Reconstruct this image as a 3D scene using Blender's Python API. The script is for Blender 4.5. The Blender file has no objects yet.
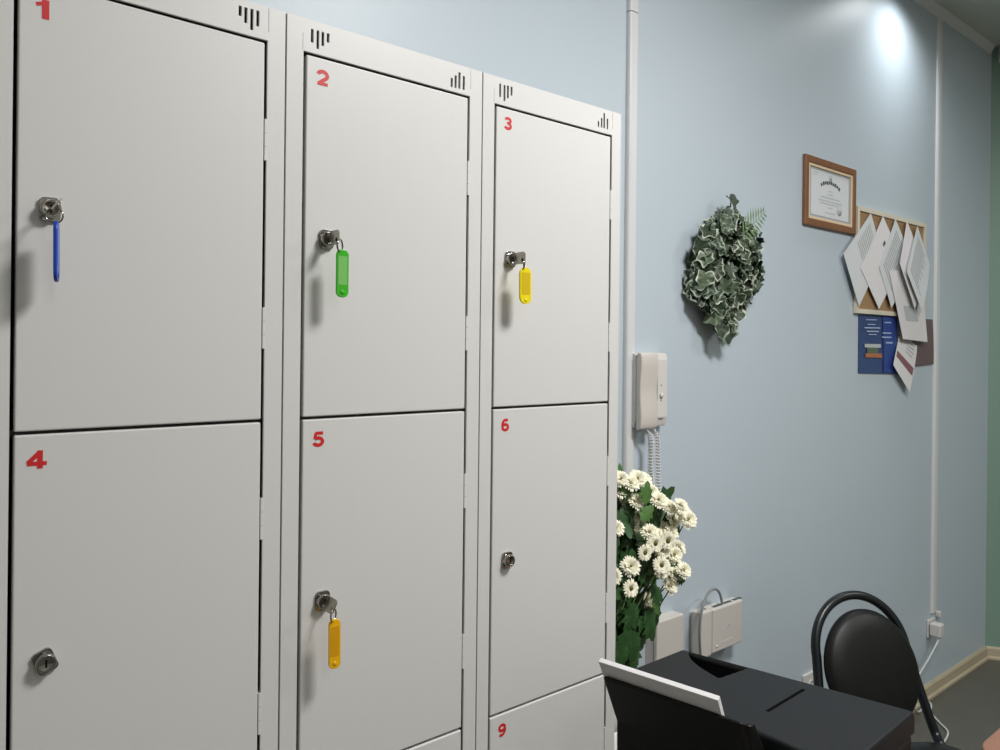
import bpy, bmesh, math, random
from mathutils import Vector, Matrix
R = math.radians
sin, cos, pi = math.sin, math.cos, math.pi
random.seed(7)
scene = bpy.context.scene
COL = scene.collection

# ------------------------------------------------------------------ camera model
HC = 1.60                      # camera height
FOC, YAW, ROLL, CY = 751.0, 0.889, 0.0108, -26.27
SY, CYW = math.sin(YAW), math.cos(YAW)

def ray(u, v):
    a, b = u - 500, v - 375 - CY
    a, b = a*cos(ROLL) + b*sin(ROLL), -a*sin(ROLL) + b*cos(ROLL)
    x, y = a/FOC, b/FOC
    return Vector((x*SY + CYW, -x*CYW + SY, -y))
CAM = Vector((0, 0, HC))
def atY(u, v, Y):
    r = ray(u, v); return CAM + r*(Y/r.y)
def atX(u, v, X):
    r = ray(u, v); return CAM + r*(X/r.x)
def atZ(u, v, Z):
    r = ray(u, v); return CAM + r*((Z-HC)/r.z)

# ------------------------------------------------------------------ materials
def lin(c):
    c = c/255
    return c/12.92 if c <= 0.04045 else ((c+0.055)/1.055)**2.4
def rgb(r, g, b): return (lin(r), lin(g), lin(b), 1)

def mat(name, col, rough=0.5, metal=0.0, spec=0.5, bump=0.0, bscale=200.0, stretch=(1,1,1),
        var=0.0, vscale=6.0, vstretch=None, trans=0.0, coat=0.0):
    m = bpy.data.materials.new(name); m.use_nodes = True
    nt = m.node_tree; N, L = nt.nodes, nt.links
    p = N['Principled BSDF']
    p.inputs['Base Color'].default_value = col
    p.inputs['Roughness'].default_value = rough
    p.inputs['Metallic'].default_value = metal
    p.inputs['Specular IOR Level'].default_value = spec
    p.inputs['Transmission Weight'].default_value = trans
    p.inputs['Coat Weight'].default_value = coat
    p.inputs['Coat Roughness'].default_value = 0.15
    tc = N.new('ShaderNodeTexCoord')
    if var > 0:
        mp = N.new('ShaderNodeMapping'); mp.inputs['Scale'].default_value = vstretch or stretch
        nz = N.new('ShaderNodeTexNoise'); nz.inputs['Scale'].default_value = vscale; nz.inputs['Detail'].default_value = 5
        mx = N.new('ShaderNodeMix'); mx.data_type = 'RGBA'
        d = tuple(max(0, x*(1-var)) for x in col[:3]) + (1,)
        l = tuple(min(1, x*(1+var)) for x in col[:3]) + (1,)
        mx.inputs[6].default_value = d; mx.inputs[7].default_value = l
        L.new(tc.outputs['Object'], mp.inputs['Vector']); L.new(mp.outputs['Vector'], nz.inputs['Vector'])
        L.new(nz.outputs['Fac'], mx.inputs[0]); L.new(mx.outputs[2], p.inputs['Base Color'])
    if bump > 0:
        mp2 = N.new('ShaderNodeMapping'); mp2.inputs['Scale'].default_value = stretch
        nz2 = N.new('ShaderNodeTexNoise'); nz2.inputs['Scale'].default_value = bscale; nz2.inputs['Detail'].default_value = 3
        bp = N.new('ShaderNodeBump'); bp.inputs['Strength'].default_value = bump; bp.inputs['Distance'].default_value = 0.002
        L.new(tc.outputs['Object'], mp2.inputs['Vector']); L.new(mp2.outputs['Vector'], nz2.inputs['Vector'])
        L.new(nz2.outputs['Fac'], bp.inputs['Height']); L.new(bp.outputs['Normal'], p.inputs['Normal'])
    return m
def emat(name, col, strength):
    m = bpy.data.materials.new(name); m.use_nodes = True
    p = m.node_tree.nodes['Principled BSDF']
    p.inputs['Base Color'].default_value = col
    p.inputs['Emission Color'].default_value = col
    p.inputs['Emission Strength'].default_value = strength
    return m

M_WALL   = mat('pale_blue_wall_paint', rgb(188,200,208), 0.42, spec=0.5, bump=0.10, bscale=90, var=0.02, vscale=3)
M_GREEN  = mat('green_wall_paint', rgb(128,156,140), 0.5, bump=0.1, bscale=90)
M_PLAIN  = mat('cream_wall_paint', rgb(192,191,184), 0.6)
M_CEIL   = mat('ceiling_white', rgb(198,202,194), 0.8)
M_FLOOR  = mat('grey_linoleum', rgb(92,90,82), 0.45, var=0.12, vscale=9)
M_BASE   = mat('beige_skirting', rgb(184,172,145), 0.5, var=0.08, vscale=14, vstretch=(.3,3,3))
M_TRIM   = mat('white_plastic_trim', rgb(214,215,215), 0.35)
M_LOCK   = mat('grey_powder_coat', rgb(209,208,205), 0.42, bump=0.03, bscale=60, stretch=(9,9,.6), var=0.008, vscale=18, vstretch=(7,7,.35))
M_SHELL  = mat('grey_shell_paint', rgb(150,148,143), 0.6)
M_CHROME = mat('chrome', rgb(158,155,149), 0.14, metal=1)
M_STEEL  = mat('nickel_steel', rgb(165,160,150), 0.3, metal=1)
M_BLACK  = mat('black_void', rgb(4,4,4), 0.9, spec=.1)
M_RED    = mat('red_number_paint', rgb(200,30,34), 0.5)
M_STICK  = mat('pale_sticker_film', rgb(222,200,196), 0.35)
M_BLUE   = mat('blue_plastic', rgb(28,70,175), 0.3)
M_GRN    = mat('green_plastic', rgb(60,178,32), 0.28)
M_GRNL   = mat('green_insert', rgb(120,190,100), 0.3)
M_YEL    = mat('yellow_plastic', rgb(232,212,12), 0.3)
M_YELL   = mat('yellow_insert', rgb(205,176,10), 0.35)
M_YEL2   = mat('amber_plastic', rgb(238,180,10), 0.3)
M_YEL2L  = mat('amber_insert', rgb(214,155,8), 0.35)
M_BLUEL  = mat('blue_insert', rgb(60,100,190), 0.3)
M_WOOD   = mat('brown_frame_wood', rgb(130,90,62), 0.4, var=0.3, vscale=20, vstretch=(1,4,1))
M_GOLD   = mat('gold_fillet', rgb(226,204,168), 0.4)
M_MATB   = mat('grey_mount', rgb(165,168,172), 0.7)
M_PAPER  = mat('paper', rgb(222,220,220), 0.75, var=0.03, vscale=25)
M_PAPERB = mat('bluish_paper', rgb(210,214,215), 0.75, var=0.04, vscale=30)
M_PRINT  = mat('grey_print', rgb(182,187,187), 0.8)
M_INK    = mat('dark_print', rgb(75,82,82), 0.8)
M_CORK   = mat('cork', rgb(158,128,90), 0.9, var=0.25, vscale=120, bump=.4, bscale=300)
M_PINE   = mat('pale_pine', rgb(214,207,188), 0.55, var=0.08, vscale=10, vstretch=(1,1,8))
M_BKBLUE = mat('blue_cover', rgb(58,76,122), 0.35, var=0.15, vscale=8)
M_BKBL2  = mat('deep_blue_cover', rgb(50,72,142), 0.35)
M_MAUVE  = mat('mauve_cover', rgb(108,88,91), 0.4)
M_ORANGE = mat('orange_print', rgb(176,110,80), 0.5)
M_WTEXT  = mat('pale_print', rgb(170,188,220), 0.5)
M_STRIPE = mat('maroon_print', rgb(140,92,100), 0.5)
M_WPL    = mat('white_plastic', rgb(214,210,206), 0.32)
M_WPL2   = mat('warm_white_plastic', rgb(205,199,192), 0.36)
M_GCAB   = mat('grey_cable', rgb(128,134,132), 0.45)
M_WCAB   = mat('white_cable', rgb(205,208,204), 0.45)
M_PRN    = mat('charcoal_plastic', rgb(22,24,27), 0.5, spec=.32, bump=0.12, bscale=500)
M_PRNS   = mat('satin_black_plastic', rgb(13,13,13), 0.5, spec=.3)
M_PRNG   = mat('glossy_black_plastic', rgb(12,12,13), 0.4, spec=.35)
M_TUBE   = mat('black_tube_enamel', rgb(20,24,28), 0.34)
M_LEATH  = mat('black_leatherette', rgb(17,17,16), 0.46, spec=.35, bump=0.2, bscale=350)
M_DESK   = mat('light_desk_laminate', rgb(178,172,160), 0.5)
M_TABLE  = mat('pinkish_brown_wood', rgb(142,103,85), 0.5, var=0.12, vscale=9, vstretch=(.6,6,1))
M_PETAL  = mat('cream_petal', rgb(248,244,220), 0.7)
M_EYE    = mat('olive_flower_eye', rgb(92,92,32), 0.8, var=.4, vscale=300)
M_LEAFD  = mat('dark_green_leaf', rgb(44,78,38), 0.5, var=0.35, vscale=40)
M_LEAFD2 = mat('mid_green_leaf', rgb(74,110,52), 0.5, var=0.3, vscale=40)
M_STEM   = mat('green_stem', rgb(80,104,56), 0.6)
M_IVY    = mat('ivy_green', rgb(54,68,50), 0.5, var=0.35, vscale=45)
M_IVY2   = mat('ivy_grey_green', rgb(92,108,84), 0.5, var=0.25, vscale=45)
M_IVYE   = mat('ivy_cream_edge', rgb(190,198,178), 0.55)
M_IVYE2  = mat('ivy_sage_edge', rgb(146,160,142), 0.55)
M_FERN   = mat('fern_green', rgb(112,140,98), 0.55)
M_VASE   = mat('white_ceramic', rgb(220,220,214), 0.25)
M_LAMP   = emat('lamp_diffuser', (1, .985, .95, 1), 3.0)

# ------------------------------------------------------------------ mesh builder
class MB:
    def __init__(s): s.bm = bmesh.new(); s.mi = 0
    def face(s, pts, smooth=False):
        vs = [s.bm.verts.new(p) for p in pts]
        f = s.bm.faces.new(vs); f.material_index = s.mi; f.smooth = smooth; return f
    def hexa(s, p):      # 8 points: bottom 4 (ccw), top 4
        v = [s.bm.verts.new(q) for q in p]
        for idx in ((3,2,1,0),(4,5,6,7),(0,1,5,4),(1,2,6,5),(2,3,7,6),(3,0,4,7)):
            f = s.bm.faces.new([v[i] for i in idx]); f.material_index = s.mi
        return s
    def box(s, a, b):
        x0,x1 = sorted((a[0],b[0])); y0,y1 = sorted((a[1],b[1])); z0,z1 = sorted((a[2],b[2]))
        return s.hexa([(x0,y0,z0),(x1,y0,z0),(x1,y1,z0),(x0,y1,z0),(x0,y0,z1),(x1,y0,z1),(x1,y1,z1),(x0,y1,z1)])
    def prism(s, poly, d, smooth=False):   # poly: list of Vectors, d: extrusion vector
        n = len(poly); d = Vector(d)
        a = [s.bm.verts.new(Vector(p)) for p in poly]; b = [s.bm.verts.new(Vector(p)+d) for p in poly]
        fs = [s.bm.faces.new(a[::-1]), s.bm.faces.new(b)]
        for i in range(n):
            f = s.bm.faces.new((a[i], a[(i+1)%n], b[(i+1)%n], b[i])); f.smooth = smooth; fs.append(f)
        for f in fs: f.material_index = s.mi
        return s
    def tube(s, path, r, n=10, closed=False, flat=1.0, cap=True):
        P = [Vector(p) for p in path]; m = len(P); rings = []
        up = None
        for i in range(m):
            if closed: t = (P[(i+1)%m]-P[i-1])
            else: t = P[min(i+1,m-1)]-P[max(i-1,0)]
            t.normalize()
            if up is None:
                up = t.orthogonal().normalized()
            else:
                up = (up - t*up.dot(t)); up = up.normalized() if up.length > 1e-6 else t.orthogonal().normalized()
            sd = t.cross(up)
            rr = r[i] if isinstance(r, (list, tuple)) else r
            rings.append([s.bm.verts.new(P[i] + (up*cos(2*pi*k/n) + sd*sin(2*pi*k/n)*flat)*rr) for k in range(n)])
        rng = range(m) if closed else range(m-1)
        for i in rng:
            A, B = rings[i], rings[(i+1)%m]
            for k in range(n):
                f = s.bm.faces.new((A[k],A[(k+1)%n],B[(k+1)%n],B[k])); f.smooth = True; f.material_index = s.mi
        if cap and not closed:
            for q in (rings[0][::-1], rings[-1]):
                f = s.bm.faces.new(q); f.material_index = s.mi
        return s
    def lathe(s, prof, c, axis=(0,0,1), n=24, smooth=True):   # prof: (radius, height)
        ax = Vector(axis).normalized(); e1 = ax.orthogonal().normalized(); e2 = ax.cross(e1); c = Vector(c)
        rings = []
        for r, h in prof:
            if r < 1e-7: rings.append([s.bm.verts.new(c+ax*h)])
            else: rings.append([s.bm.verts.new(c+ax*h+(e1*cos(2*pi*k/n)+e2*sin(2*pi*k/n))*r) for k in range(n)])
        for A, B in zip(rings, rings[1:]):
            for k in range(n):
                q = [A[k%len(A)], A[(k+1)%len(A)], B[(k+1)%len(B)], B[k%len(B)]]
                q = list(dict.fromkeys(q))
                if len(q) >= 3:
                    f = s.bm.faces.new(q); f.smooth = smooth; f.material_index = s.mi
        for q, rev in ((rings[0], True), (rings[-1], False)):
            if len(q) > 1:
                f = s.bm.faces.new(q[::-1] if rev else q); f.material_index = s.mi
        return s
    def build(s, name, mats, parent=None, bevel=0, seg=2, origin=None, solid=0, sub=0, bang=35, recalc=True):
        if recalc: bmesh.ops.recalc_face_normals(s.bm, faces=s.bm.faces[:])
        me = bpy.data.meshes.new(name)
        o = bpy.data.objects.new(name, me); COL.objects.link(o)
        w = Vector(origin) if origin is not None else Vector((0,0,0))
        if parent is not None and origin is None:
            w = world_of(parent)
        for v in s.bm.verts: v.co -= w
        s.bm.to_mesh(me); s.bm.free()
        for m in (mats if isinstance(mats, (list, tuple)) else [mats]): me.materials.append(m)
        if parent is not None:
            o.parent = parent; o.location = w - world_of(parent)
        else: o.location = w
        if solid:
            q = o.modifiers.new('solid', 'SOLIDIFY'); q.thickness = solid; q.offset = -1
        if bevel:
            q = o.modifiers.new('bevel', 'BEVEL'); q.width = bevel; q.segments = seg; q.limit_method = 'ANGLE'; q.angle_limit = R(bang)
        if sub:
            q = o.modifiers.new('sub', 'SUBSURF'); q.levels = sub; q.render_levels = sub
        return o
def world_of(o):
    v = Vector((0,0,0))
    while o is not None: v = v + o.location; o = o.parent
    return v
def tag(o, label=None, cat=None, group=None, kind=None):
    if label: o['label'] = label
    if cat: o['category'] = cat
    if group: o['group'] = group
    if kind: o['kind'] = kind
    return o
def thing(name, label, cat, loc, group=None):
    o = bpy.data.objects.new(name, None); COL.objects.link(o); o.location = loc; o.empty_display_size = .05
    return tag(o, label, cat, group)
def struct(name, mb, m, label, **k):
    o = mb.build(name, m, **k); return tag(o, label, None, None, 'structure')
def smooth_path(pts, n=8, closed=False):
    P = [Vector(p) for p in pts]; out = []; m = len(P)
    rng = range(m) if closed else range(m-1)
    for i in rng:
        g = (lambda j: P[j % m]) if closed else (lambda j: P[max(0, min(m-1, j))])
        a, b, c, d = g(i-1), g(i), g(i+1), g(i+2)
        for k in range(n):
            t = k/n
            out.append(.5*((2*b) + (c-a)*t + (2*a-5*b+4*c-d)*t*t + (3*b-a-3*c+d)*t**3))
    if not closed: out.append(P[-1])
    return out

# ------------------------------------------------------------------ room shell
YW = 1.45                       # back wall plane
ZC = 3.214                      # ceiling
XL, YF = -2.2, -2.6             # left wall, front wall
CX = 4.49                       # far corner
DR = Vector((.584, -.812, 0)).normalized()
FR = Vector((CX, YW, 0)) + DR*((YW-YF)/.812)
FR = Vector((CX + (FR.x-CX), YF, 0))
def wall_seg(name, a, b, m, label, th=.12):
    a, b = Vector(a), Vector(b); d = (b-a).normalized(); n = Vector((-d.y, d.x, 0))   # n points outwards for clockwise order
    mb = MB(); mb.prism([a, b, b+n*th, a+n*th], (0,0,ZC))
    return struct(name, mb, m, label)
wall_seg('wall_back', (XL,YW,0), (CX,YW,0), M_WALL, 'pale blue painted wall behind the lockers')
wall_seg('wall_right', (CX,YW,0), (FR.x,YF,0), M_GREEN, 'green painted wall at the far right')
wall_seg('wall_front', (FR.x,YF,0), (XL,YF,0), M_PLAIN, 'cream wall behind the viewer')
wall_seg('wall_left', (XL,YF,0), (XL,YW,0), M_PLAIN, 'cream wall at the left')
fl = [Vector((XL,YF,-.1)), Vector((FR.x,YF,-.1)), Vector((CX,YW,-.1)), Vector((XL,YW,-.1))]
mb = MB(); mb.prism(fl, (0,0,.1)); struct('floor', mb, M_FLOOR, 'dark grey linoleum floor')
mb = MB(); mb.prism([p + Vector((0,0,ZC+.1)) for p in fl], (0,0,.1)); struct('ceiling', mb, M_CEIL, 'off white ceiling')
# skirting boards
NB = Vector((0,-1,0)); NR = Vector((DR.y, -DR.x, 0))      # into the room
if NR.x > 0: NR = -NR
def run(name, a, b, n, prof, m, label):
    """a moulding: profile points (distance from wall, height) swept from a to b"""
    a, b = Vector(a), Vector(b); mb = MB()
    mb.prism([a + n*p + Vector((0,0,h)) for p, h in prof], b-a)
    return struct(name, mb, m, label)
bprof = [(0,0),(.022,0),(.022,.010),(.014,.018),(.012,.055),(.006,.064),(0,.064)]
run('baseboard_back', (1.24,YW,0), (CX-.004,YW,0), NB, bprof, M_BASE, 'beige skirting board along the blue wall')
run('baseboard_right', Vector((CX,YW,0))+DR*.004, Vector((CX,YW,0))+DR*3, NR, bprof, M_BASE, 'beige skirting board along the green wall')
cz = 3.172
cprof = [(0,cz),(.004,cz),(.010,cz+.008),(.020,cz+.026),(.025,cz+.034),(.025,ZC),(0,ZC)]
run('trim_3', (XL,YW,0), (CX-.03,YW,0), NB, cprof, M_TRIM, 'off white cornice above the blue wall')
cz2 = 3.13
cprof2 = [(0,cz2),(.012,cz2),(.030,cz2+.03),(.050,cz2+.06),(.056,ZC),(0,ZC)]
run('trim_4', Vector((CX,YW,0))+DR*.03, Vector((CX,YW,0))+DR*3, NR, cprof2, M_TRIM, 'off white cornice above the green wall')
# vertical cable trunking and joint strip
zj = HC + .969
mb = MB()
for z0, z1 in ((.07, zj-.0015), (zj+.0015, 3.17)):
    mb.prism([(1.630,YW,z0),(1.630,YW-.008,z0),(1.632,YW-.014,z0),(1.636,YW-.017,z0),(1.661,YW-.017,z0),(1.665,YW-.014,z0),(1.667,YW-.008,z0),(1.667,YW,z0)], (0,0,z1-z0))
struct('trim_1', mb, M_TRIM, 'wide white plastic trunking running up the blue wall beside the lockers')
mb = MB(); zs_ = HC-1.215
mb.prism([(3.787,YW,zs_),(3.789,YW-.006,zs_),(3.797,YW-.010,zs_),(3.827,YW-.010,zs_),(3.835,YW-.006,zs_),(3.837,YW,zs_)], (0,0,3.166-zs_))
struct('trim_2', mb, M_TRIM, 'narrow pale joint strip near the far corner')

# ------------------------------------------------------------------ lockers
YL = 1.1009
UW = .3797
X0 = .466 - UW
ZT, ZD, ZG1, ZG2, ZG3, ZB = HC+.5108, HC+.4574, HC-.1126, HC-.6927, HC-1.273, 0.0
GL, GR = .031, .0316
GAP = .0027

def grid_plate(mb, xs, zs, holes, y):
    """flat plate at y, one connected sheet, with rectangular holes"""
    for h in holes: xs = list(xs)+[h[0],h[1]]; zs = list(zs)+[h[2],h[3]]
    def uniq(a):
        a = sorted(a); o = [a[0]]
        for q in a[1:]:
            if q-o[-1] > 1e-5: o.append(q)
        return o
    xs, zs = uniq(xs), uniq(zs); V = {}
    def v(i, j):
        if (i,j) not in V: V[(i,j)] = mb.bm.verts.new((xs[i], y, zs[j]))
        return V[(i,j)]
    for i in range(len(xs)-1):
        for j in range(len(zs)-1):
            cx, cz = (xs[i]+xs[i+1])/2, (zs[j]+zs[j+1])/2
            if any(h[0] < cx < h[1] and h[2] < cz < h[3] for h in holes): continue
            f = mb.bm.faces.new((v(i,j), v(i+1,j), v(i+1,j+1), v(i,j+1))); f.material_index = mb.mi

def arc(cx, cy, rx, ry, a0, a1, n=16):
    return [(cx+rx*cos(R(a0+(a1-a0)*k/n)), cy+ry*sin(R(a0+(a1-a0)*k/n))) for k in range(n+1)]
# stroke centre lines in a box 1 wide, 1 high; second value is the stroke width
GLYPH = {
 '1': [([(.60,.0),(.60,1.0)], .27), ([(.66,.93),(.50,.80),(.16,.68)], .15)],
 '2': [(arc(.5,.66,.36,.26,168,-22)+[(.72,.46),(.40,.24),(.22,.10)], .21), ([(.10,.09),(.90,.09)], .18)],
 '3': [(arc(.48,.715,.33,.195,160,-80), .19), (arc(.48,.285,.36,.205,82,-162), .19), ([(.36,.52),(.56,.52)], .13)],
 '4': [([(.66,.0),(.66,.98)], .22), ([(.06,.28),(.98,.28)], .18), ([(.10,.32),(.68,.92)], .19)],
 '5': [([(.24,.90),(.86,.90)], .19), ([(.28,.92),(.19,.50)], .18), (arc(.47,.33,.36,.25,135,-165), .20)],
 '6': [(arc(.5,.32,.35,.23,0,360,28), .20), (arc(.56,.50,.42,.41,55,195), .20)],
 '9': [(arc(.5,.68,.35,.23,0,360,28), .20), (arc(.44,.50,.42,.41,-125,15), .20)],
}
def number(ch, u, v, hgt, wid, parent):
    """a numeral painted on the door face, centred where the pixel's ray meets the door plane"""
    c = atY(u, v, YL); bm = bmesh.new(); lay = 0
    for path, sw in GLYPH[ch]:
        lay += 1
        P = [Vector((x*wid, y*hgt)) for x, y in path]
        n = len(P); sw = sw*1.22*min(hgt, wid*1.15)
        closed = (P[0]-P[-1]).length < 1e-6
        L = []
        for k in range(n):
            a = P[k-1] if k else (P[-2] if closed else P[0]); b = P[k+1] if k < n-1 else (P[1] if closed else P[-1])
            d = (b-a).normalized(); nn = Vector((-d.y, d.x))*sw/2
            L.append((P[k]+nn, P[k]-nn))
        yy = YL-.00025-.00005*lay
        V = [(bm.verts.new((c.x-wid/2+p.x, yy, c.z-hgt/2+p.y)), bm.verts.new((c.x-wid/2+q.x, yy, c.z-hgt/2+q.y))) for p, q in L]
        for (a, b), (d, e) in zip(V, V[1:]): bm.faces.new((a, b, e, d))
    mb = MB(); mb.bm.free(); mb.bm = bm
    o = mb.build('number', M_RED, parent)
    md = o.modifiers.new('solid','SOLIDIFY'); md.thickness = .0002; md.offset = 0
    o['label'] = 'red numeral ' + ch

LOCK_DX = .0690
LZ = {0: HC+.1702, 1: HC-.402, 2: HC-.98}
def lock(parent, x, z, hasplate=True, rot=0.0):
    mb = MB()
    # rounded-square escutcheon with a raised cylinder
    pts = []
    hw, hh, r = .0118, .0150, .006
    for cx, cz, a0 in ((hw-r,hh-r,0),(-hw+r,hh-r,90),(-hw+r,-hh+r,180),(hw-r,-hh+r,270)):
        for k in range(5):
            a = R(a0+k*22.5); px, pz = cx+r*cos(a), cz+r*sin(a)
            pts.append(Vector((x+px*cos(rot)-pz*sin(rot), YL, z+px*sin(rot)+pz*cos(rot))))
    mb.prism(pts, (0,-.0045,0))
    mb.lathe([(.0118,.004),(.0118,.0115),(.0108,.013),(.0078,.013),(.0078,.0118),(.0001,.0118)], (x,YL,z), (0,-1,0), 28)
    mb.mi = 1
    mb.box((x-.0011,YL-.0121,z-.0052), (x+.0011,YL-.0117,z+.0052))
    o = mb.build('lock', [M_CHROME, M_BLACK], parent, bevel=.0008)
    o['label'] = 'chrome cam lock'
    return o
def hinge(parent, x, z, h):
    mb = MB(); y = YL-.0009; a, b = x-.0022, x+.0026
    prof = [(a,YL+.010),(a,y+.0008),(a+.0008,y),(b-.0008,y),(b,y+.0008),(b,YL+.010)]
    mb.prism([Vector((p,q,z-h/2)) for p,q in prof], (0,0,h))
    mb.mi = 1
    for f in (1/3, 2/3): mb.box((a+.0002,y-.00006,z-h/2+h*f-.0003),(b-.0002,y+.001,z-h/2+h*f+.0003))
    return mb.build('hinge', [M_LOCK, M_SHELL], parent)

SLOT_L = [(.021,1),(.029,1),(.022,1),(.0145,1)]
vents = {   # px slot boxes: (u, vtop, vbottom)
 (0,'r'): [(240.3,5.6,16),(246,7.4,23),(252,9,30),(258,10.6,26.4)],
 (1,'l'): [(312.4,29,42.6),(318,30.4,49),(323,32,46),(328.2,33.4,42.6)],
 (1,'r'): [(451.8,77.9,87),(455.7,75.5,88),(459.5,72.4,88.7),(463.9,76,89.9)],
 (2,'l'): [(500.3,83.7,97.1),(504.6,85.1,101.2),(508,85.6,98.3),(511.6,86.8,95.7)],
 (2,'r'): [(598.5,121.1,126.9),(601.7,118,127.6),(604.3,113.2,128.3),(607.5,118.7,129.3)],
}
LABELS = ['leftmost grey metal locker column with doors numbered 1 and 4',
          'middle grey metal locker column with doors numbered 2 and 5',
          'grey metal locker column nearest the flowers, doors numbered 3, 6 and 9']
HINGE_Z = {0: (atY(267,140,YL).z, atY(266,328,YL).z)}
hz_top = HC+.4574 - HINGE_Z[0][0]; hz_bot = HINGE_Z[0][1] - ZG1
NUM = {(0,0):('1',43.5,9.2,.0245,.0235),(1,0):('2',322.7,78,.0235,.0220),(2,0):('3',508,123.5,.0235,.0200),
       (0,1):('4',36.5,459.5,.0235,.0235),(1,1):('5',318.5,439,.0230,.0210),(2,1):('6',505.2,425,.0235,.0190),
       (2,2):('9',502,730,.0235,.0195)}
for i in range(3):
    xl = X0 + i*UW + .0014; xr = X0 + (i+1)*UW - .0014
    dl, dr = X0+i*UW+GL, X0+(i+1)*UW-GR
    t = thing('locker', LABELS[i], 'locker', (xl+UW/2, YL+.17, 0), 'grey metal lockers')
    holes = [(dl-GAP, dr+GAP, ZG3-GAP, ZD+GAP)]
    # header joint lines
    for s in 'lr':
        if (i,s) not in vents: 
            continue
        for (u, va, vb) in vents[(i,s)]:
            a, b = atY(u,va,YL), atY(u,vb,YL)
            holes.append((a.x-.0023, a.x+.0023, b.z, a.z))
    holes.append((dr+GAP+.0008, dr+GAP+.0015, ZD+.016, ZT-.002))
    holes.append((dl-GAP-.0015, dl-GAP-.0008, ZD+.004, ZD+.030))
    mb = MB(); grid_plate(mb, [xl,xr], [ZB,ZT], holes, YL)
    fr = mb.build('front_frame', M_LOCK, t, solid=0, recalc=False)
    q = fr.modifiers.new('solid','SOLIDIFY'); q.thickness = .0045; q.offset = -1
    # normals of the sheet must face the room so the thickness grows inward
    if fr.data.polygons[0].normal.y > 0: fr.data.flip_normals()
    # shell: sides, top, back, shelves as one connected open box
    mb = MB(); y0, y1 = YL+.0047, YW-.008
    for a, b in (((xl,y0,ZB),(xl+.0015,y1,ZT)), ((xr-.0015,y0,ZB),(xr,y1,ZT)), ((xl,y0,ZT-.0015),(xr,y1,ZT)),
                 ((xl,y1-.0015,ZB),(xr,y1,ZT)), ((xl,y0,ZB),(xr,y1,ZB+.002)),
                 ((xl,y0+.03,ZG1-.006),(xr,y1,ZG1+.002)), ((xl,y0+.03,ZG2-.006),(xr,y1,ZG2+.002))):
        mb.box(a, b)
    mb.build('cabinet_shell', M_SHELL, t)
    zz = [ZD, ZG1, ZG2, ZG3]
    for k in range(3):
        mb = MB()
        mb.box((dl+GAP*.9, YL, zz[k+1]+GAP), (dr-GAP*.6, YL+.016, zz[k]-GAP*.7))
        d = mb.build('door', M_LOCK, t, bevel=.0022, seg=3)
        lx, lz = X0+i*UW+LOCK_DX, LZ[k]
        lock(d, lx, lz, rot=(R(22) if (i,k) == (0,1) else 0))
        for z in (zz[k]-hz_top, zz[k+1]+hz_bot):
            hinge(d, dr+GAP*.25, z, .062)
        if (i,k) in NUM:
            ch, u, v, hh, ww = NUM[(i,k)]
            number(ch, u, v, hh, ww, d)

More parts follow.
